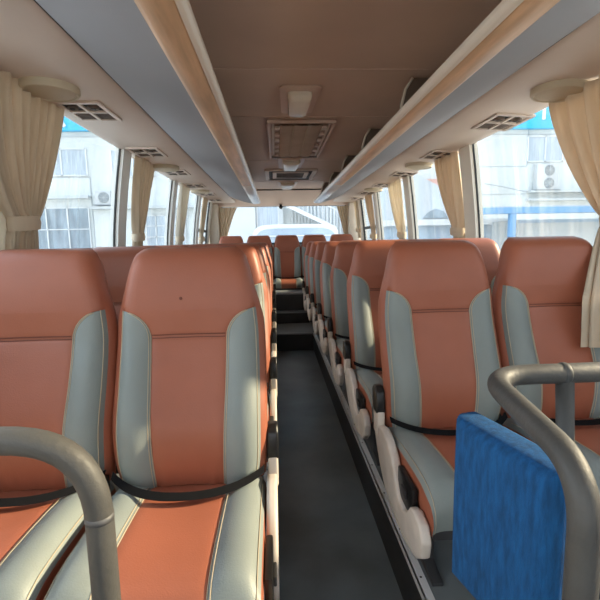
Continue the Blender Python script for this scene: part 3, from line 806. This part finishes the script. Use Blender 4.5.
ac_unit(7.80, 8.46, 2.50, 3.24, 2, 'double fan air conditioner on the white facade, through the nearest right window')
w_ = MB(); w_.tube([(bx_(6.3), BY-.12, bz_(2.71)), (bx_(6.75), BY-.3, bz_(2.62)), (bx_(7.33), BY-.3, bz_(2.49)), (bx_(7.65), BY-.12, bz_(2.45))], .03, 6)
tag(w_.build('cable', M['bseam'], None, smooth=True), 'thin dark cable sagging along the white facade at right', 'cable')
# blue steel canopy at right (y = 14)
K = 14/9
c = empty('steel_canopy', (5.0*K, 14, GZ)); tag(c, 'blue steel canopy frame with one post, outside the nearest right window', 'canopy'); o = c.location
def kb(lo, hi): return [(lo[i]-o[i]) for i in range(3)], [(hi[i]-o[i]) for i in range(3)]
def kz(z): return EYE+(z-EYE)*K
a, b = kb((4.41*K, 14, kz(1.60)), (9.0*K, 14.2, kz(1.73))); MB().box(a, b).build('beam', M['beam'], c, bevel=.01)
a, b = kb((4.97*K, 14.02, GZ), (5.10*K, 14.18, kz(1.60))); MB().box(a, b).build('post', M['beam'], c, bevel=.01)
a, b = kb((8.6*K, 14.02, GZ), (8.73*K, 14.18, kz(1.60))); MB().box(a, b).build('post', M['beam'], c, bevel=.01)
a, b = kb((4.5*K, 14.2, kz(1.70)), (9.0*K, 17.2, kz(1.76))); MB().box(a, b).build('roof_sheet', M['roofg'], c)
# white container behind the canopy
c = empty('site_cabin', (6.9*K, 15.2, GZ)); tag(c, 'pale white site cabin under the blue canopy', 'cabin')
MB().box((-1.2*K*1.1, 0, 0), (2.8*K, 1.9, kz(1.50)-GZ)).build('body', M['bledge'], c, bevel=.03)
MB().box((-1.2*K*1.1, -.03, kz(1.50)-GZ-.12), (2.8*K, 0, kz(1.50)-GZ)).build('fascia', M['bluew'], c)
# low shed with gable and white fascia, seen through the second right window
Kp = 18/9; kq = lambda z: EYE+(z-EYE)*Kp
c = empty('low_shed', (3.9*Kp, 18, GZ)); tag(c, 'low pale blue shed with white fascia and sloping grey roof, behind the right windows', 'shed'); o = c.location
MB().box((2.4*Kp-o.x, 0, 0), (4.98*Kp-o.x, 3, kq(1.38)-GZ)).build('wall', M['bluew'], c)
MB().box((2.3*Kp-o.x, -.25, kq(1.38)-GZ), (5.0*Kp-o.x, 3, kq(1.50)-GZ)).build('fascia', M['bframe'], c)
MB().prism([(2.3*Kp-o.x, kq(1.50)-GZ), (4.5*Kp-o.x, kq(1.50)-GZ), (4.2*Kp-o.x, kq(1.78)-GZ), (2.84*Kp-o.x, kq(2.48)-GZ), (2.3*Kp-o.x, kq(2.75)-GZ)], 'y', .0, 3).build('roof', M['roofg'], c)
MB().prism([(3.08*Kp-o.x, kq(1.53)-GZ), (3.62*Kp-o.x, kq(1.53)-GZ), (3.52*Kp-o.x, kq(1.66)-GZ), (3.36*Kp-o.x, kq(1.72)-GZ), (3.2*Kp-o.x, kq(1.66)-GZ)], 'y', -.08, .0).build('gable_opening', M['bwin'], c)
r_ = MB(); r_.box((bx_(4.50), BY-.15, bz_(2.52)), (bx_(4.90), BY-.02, bz_(2.86)))
tag(r_.build('wall_sign', M['red']), 'small faded red square sign on the white facade at right', 'sign')
# parked coach behind the rear window
c = empty('parked_coach', (.60, 12.5, GZ)); tag(c, 'white parked coach facing the rear window', 'coach')
W = 1.22; RH = EYE+.49-GZ
pr = []
for k in range(33):
    a = k/32; th = PI*a; pr.append((-W*math.copysign(abs(math.cos(th))**.35, math.cos(th))*-1*-1, RH-.42+.42*math.sin(th)**.55))
pr = [(-W, .35)]+pr+[(W, .35)]
MB().prism(pr, 'y', 0, 8.5).build('body', M['buswht'], c, bevel=.02)
gl = [(x*.93, z-.11) for x, z in pr[2:-2]]; gl = [(gl[0][0], .95)]+gl+[(gl[-1][0], .95)]
MB().prism(gl, 'y', -.05, 0.0).build('windscreen', M['busgls'], c, bevel=.01)
MB().box((-W*.9, -.08, RH-.34), (W*.9, -.03, RH-.31)).build('destination_strip', M['buswht'], c)
MB().box((-W, -.12, .30), (W, 0, .70)).build('bumper', M['buswht'], c, bevel=.03)
for x in (-.95, .95): MB().box((x-.16, -.15, .60), (x+.16, -.10, .78)).build('headlamp', M['endcap'], c, bevel=.02)
for x in (-W+.15, W-.15):
    for y in (1.6, 6.4): MB().disc_lathe((x, y, .46), [(.46, -.12), (.46, .12), (.2, .13)], Matrix.Rotation(PI/2, 4, 'Y'), 24).build('wheel', M['rubber'], c)

# ------------------------------------------------------------------ light
w = bpy.data.worlds.new('World'); SC.world = w; w.use_nodes = True
nt = w.node_tree; bg = nt.nodes['Background']
tc = nt.nodes.new('ShaderNodeTexCoord'); sx = nt.nodes.new('ShaderNodeSeparateXYZ'); rp = nt.nodes.new('ShaderNodeValToRGB')
nt.links.new(tc.outputs['Generated'], sx.inputs[0]); nt.links.new(sx.outputs['Z'], rp.inputs[0]); nt.links.new(rp.outputs[0], bg.inputs[0])
rp.color_ramp.elements[0].color = (1, .98, .95, 1); rp.color_ramp.elements[1].color = (.72, .84, 1, 1)
bg.inputs[1].default_value = 2.0
mr = nt.nodes.new('ShaderNodeMapRange')      # sky made brighter on the left, added to lift the right-hand seats
mr.inputs[1].default_value = -1; mr.inputs[2].default_value = 1; mr.inputs[3].default_value = 3.6; mr.inputs[4].default_value = 1.2
nt.links.new(sx.outputs['X'], mr.inputs[0]); nt.links.new(mr.outputs[0], bg.inputs[1])
sd = bpy.data.lights.new('Sun', 'SUN'); sd.energy = 10.0; sd.angle = math.radians(1.5); sd.color = (1, .74, .46)
so = bpy.data.objects.new('Sun', sd); COL.objects.link(so)
so.rotation_euler = Vector((-.88, -.10, -.40)).to_track_quat('-Z', 'Y').to_euler()

# ------------------------------------------------------------------ camera
F = 433.0; vx, vy, roll = 275, 242, math.radians(1.5)
yc = Vector(((vx-300)/F, -(vy-300)/F, 1)).normalized()
up = Vector((-math.sin(roll), math.cos(roll), 0)); up = (up-yc*up.dot(yc)).normalized()
xc = up.cross(yc)
if xc.x < 0: xc = -xc
# camera axes in world: right = (xc.x, yc.x, up.x) etc.
R = Matrix(((xc.x, xc.y, -xc.z), (yc.x, yc.y, -yc.z), (up.x, up.y, -up.z)))
cd = bpy.data.cameras.new('Camera'); cd.sensor_width = 36; cd.sensor_fit = 'HORIZONTAL'; cd.lens = 36*F/600; cd.clip_start = .05; cd.clip_end = 200
co = bpy.data.objects.new('Camera', cd); COL.objects.link(co)
mw = R.to_4x4(); mw.translation = Vector((0, 0, EYE)); co.matrix_world = mw
SC.camera = co

vs_ = SC.view_settings; vs_.view_transform = 'Standard'; vs_.look = 'None'; vs_.gamma = 1; vs_.use_curve_mapping = False; vs_.exposure = 0.6
cy = SC.cycles; cy.max_bounces = 12; cy.diffuse_bounces = 8; cy.glossy_bounces = 4; cy.transparent_max_bounces = 12; cy.use_denoising = True; cy.sample_clamp_indirect = 6
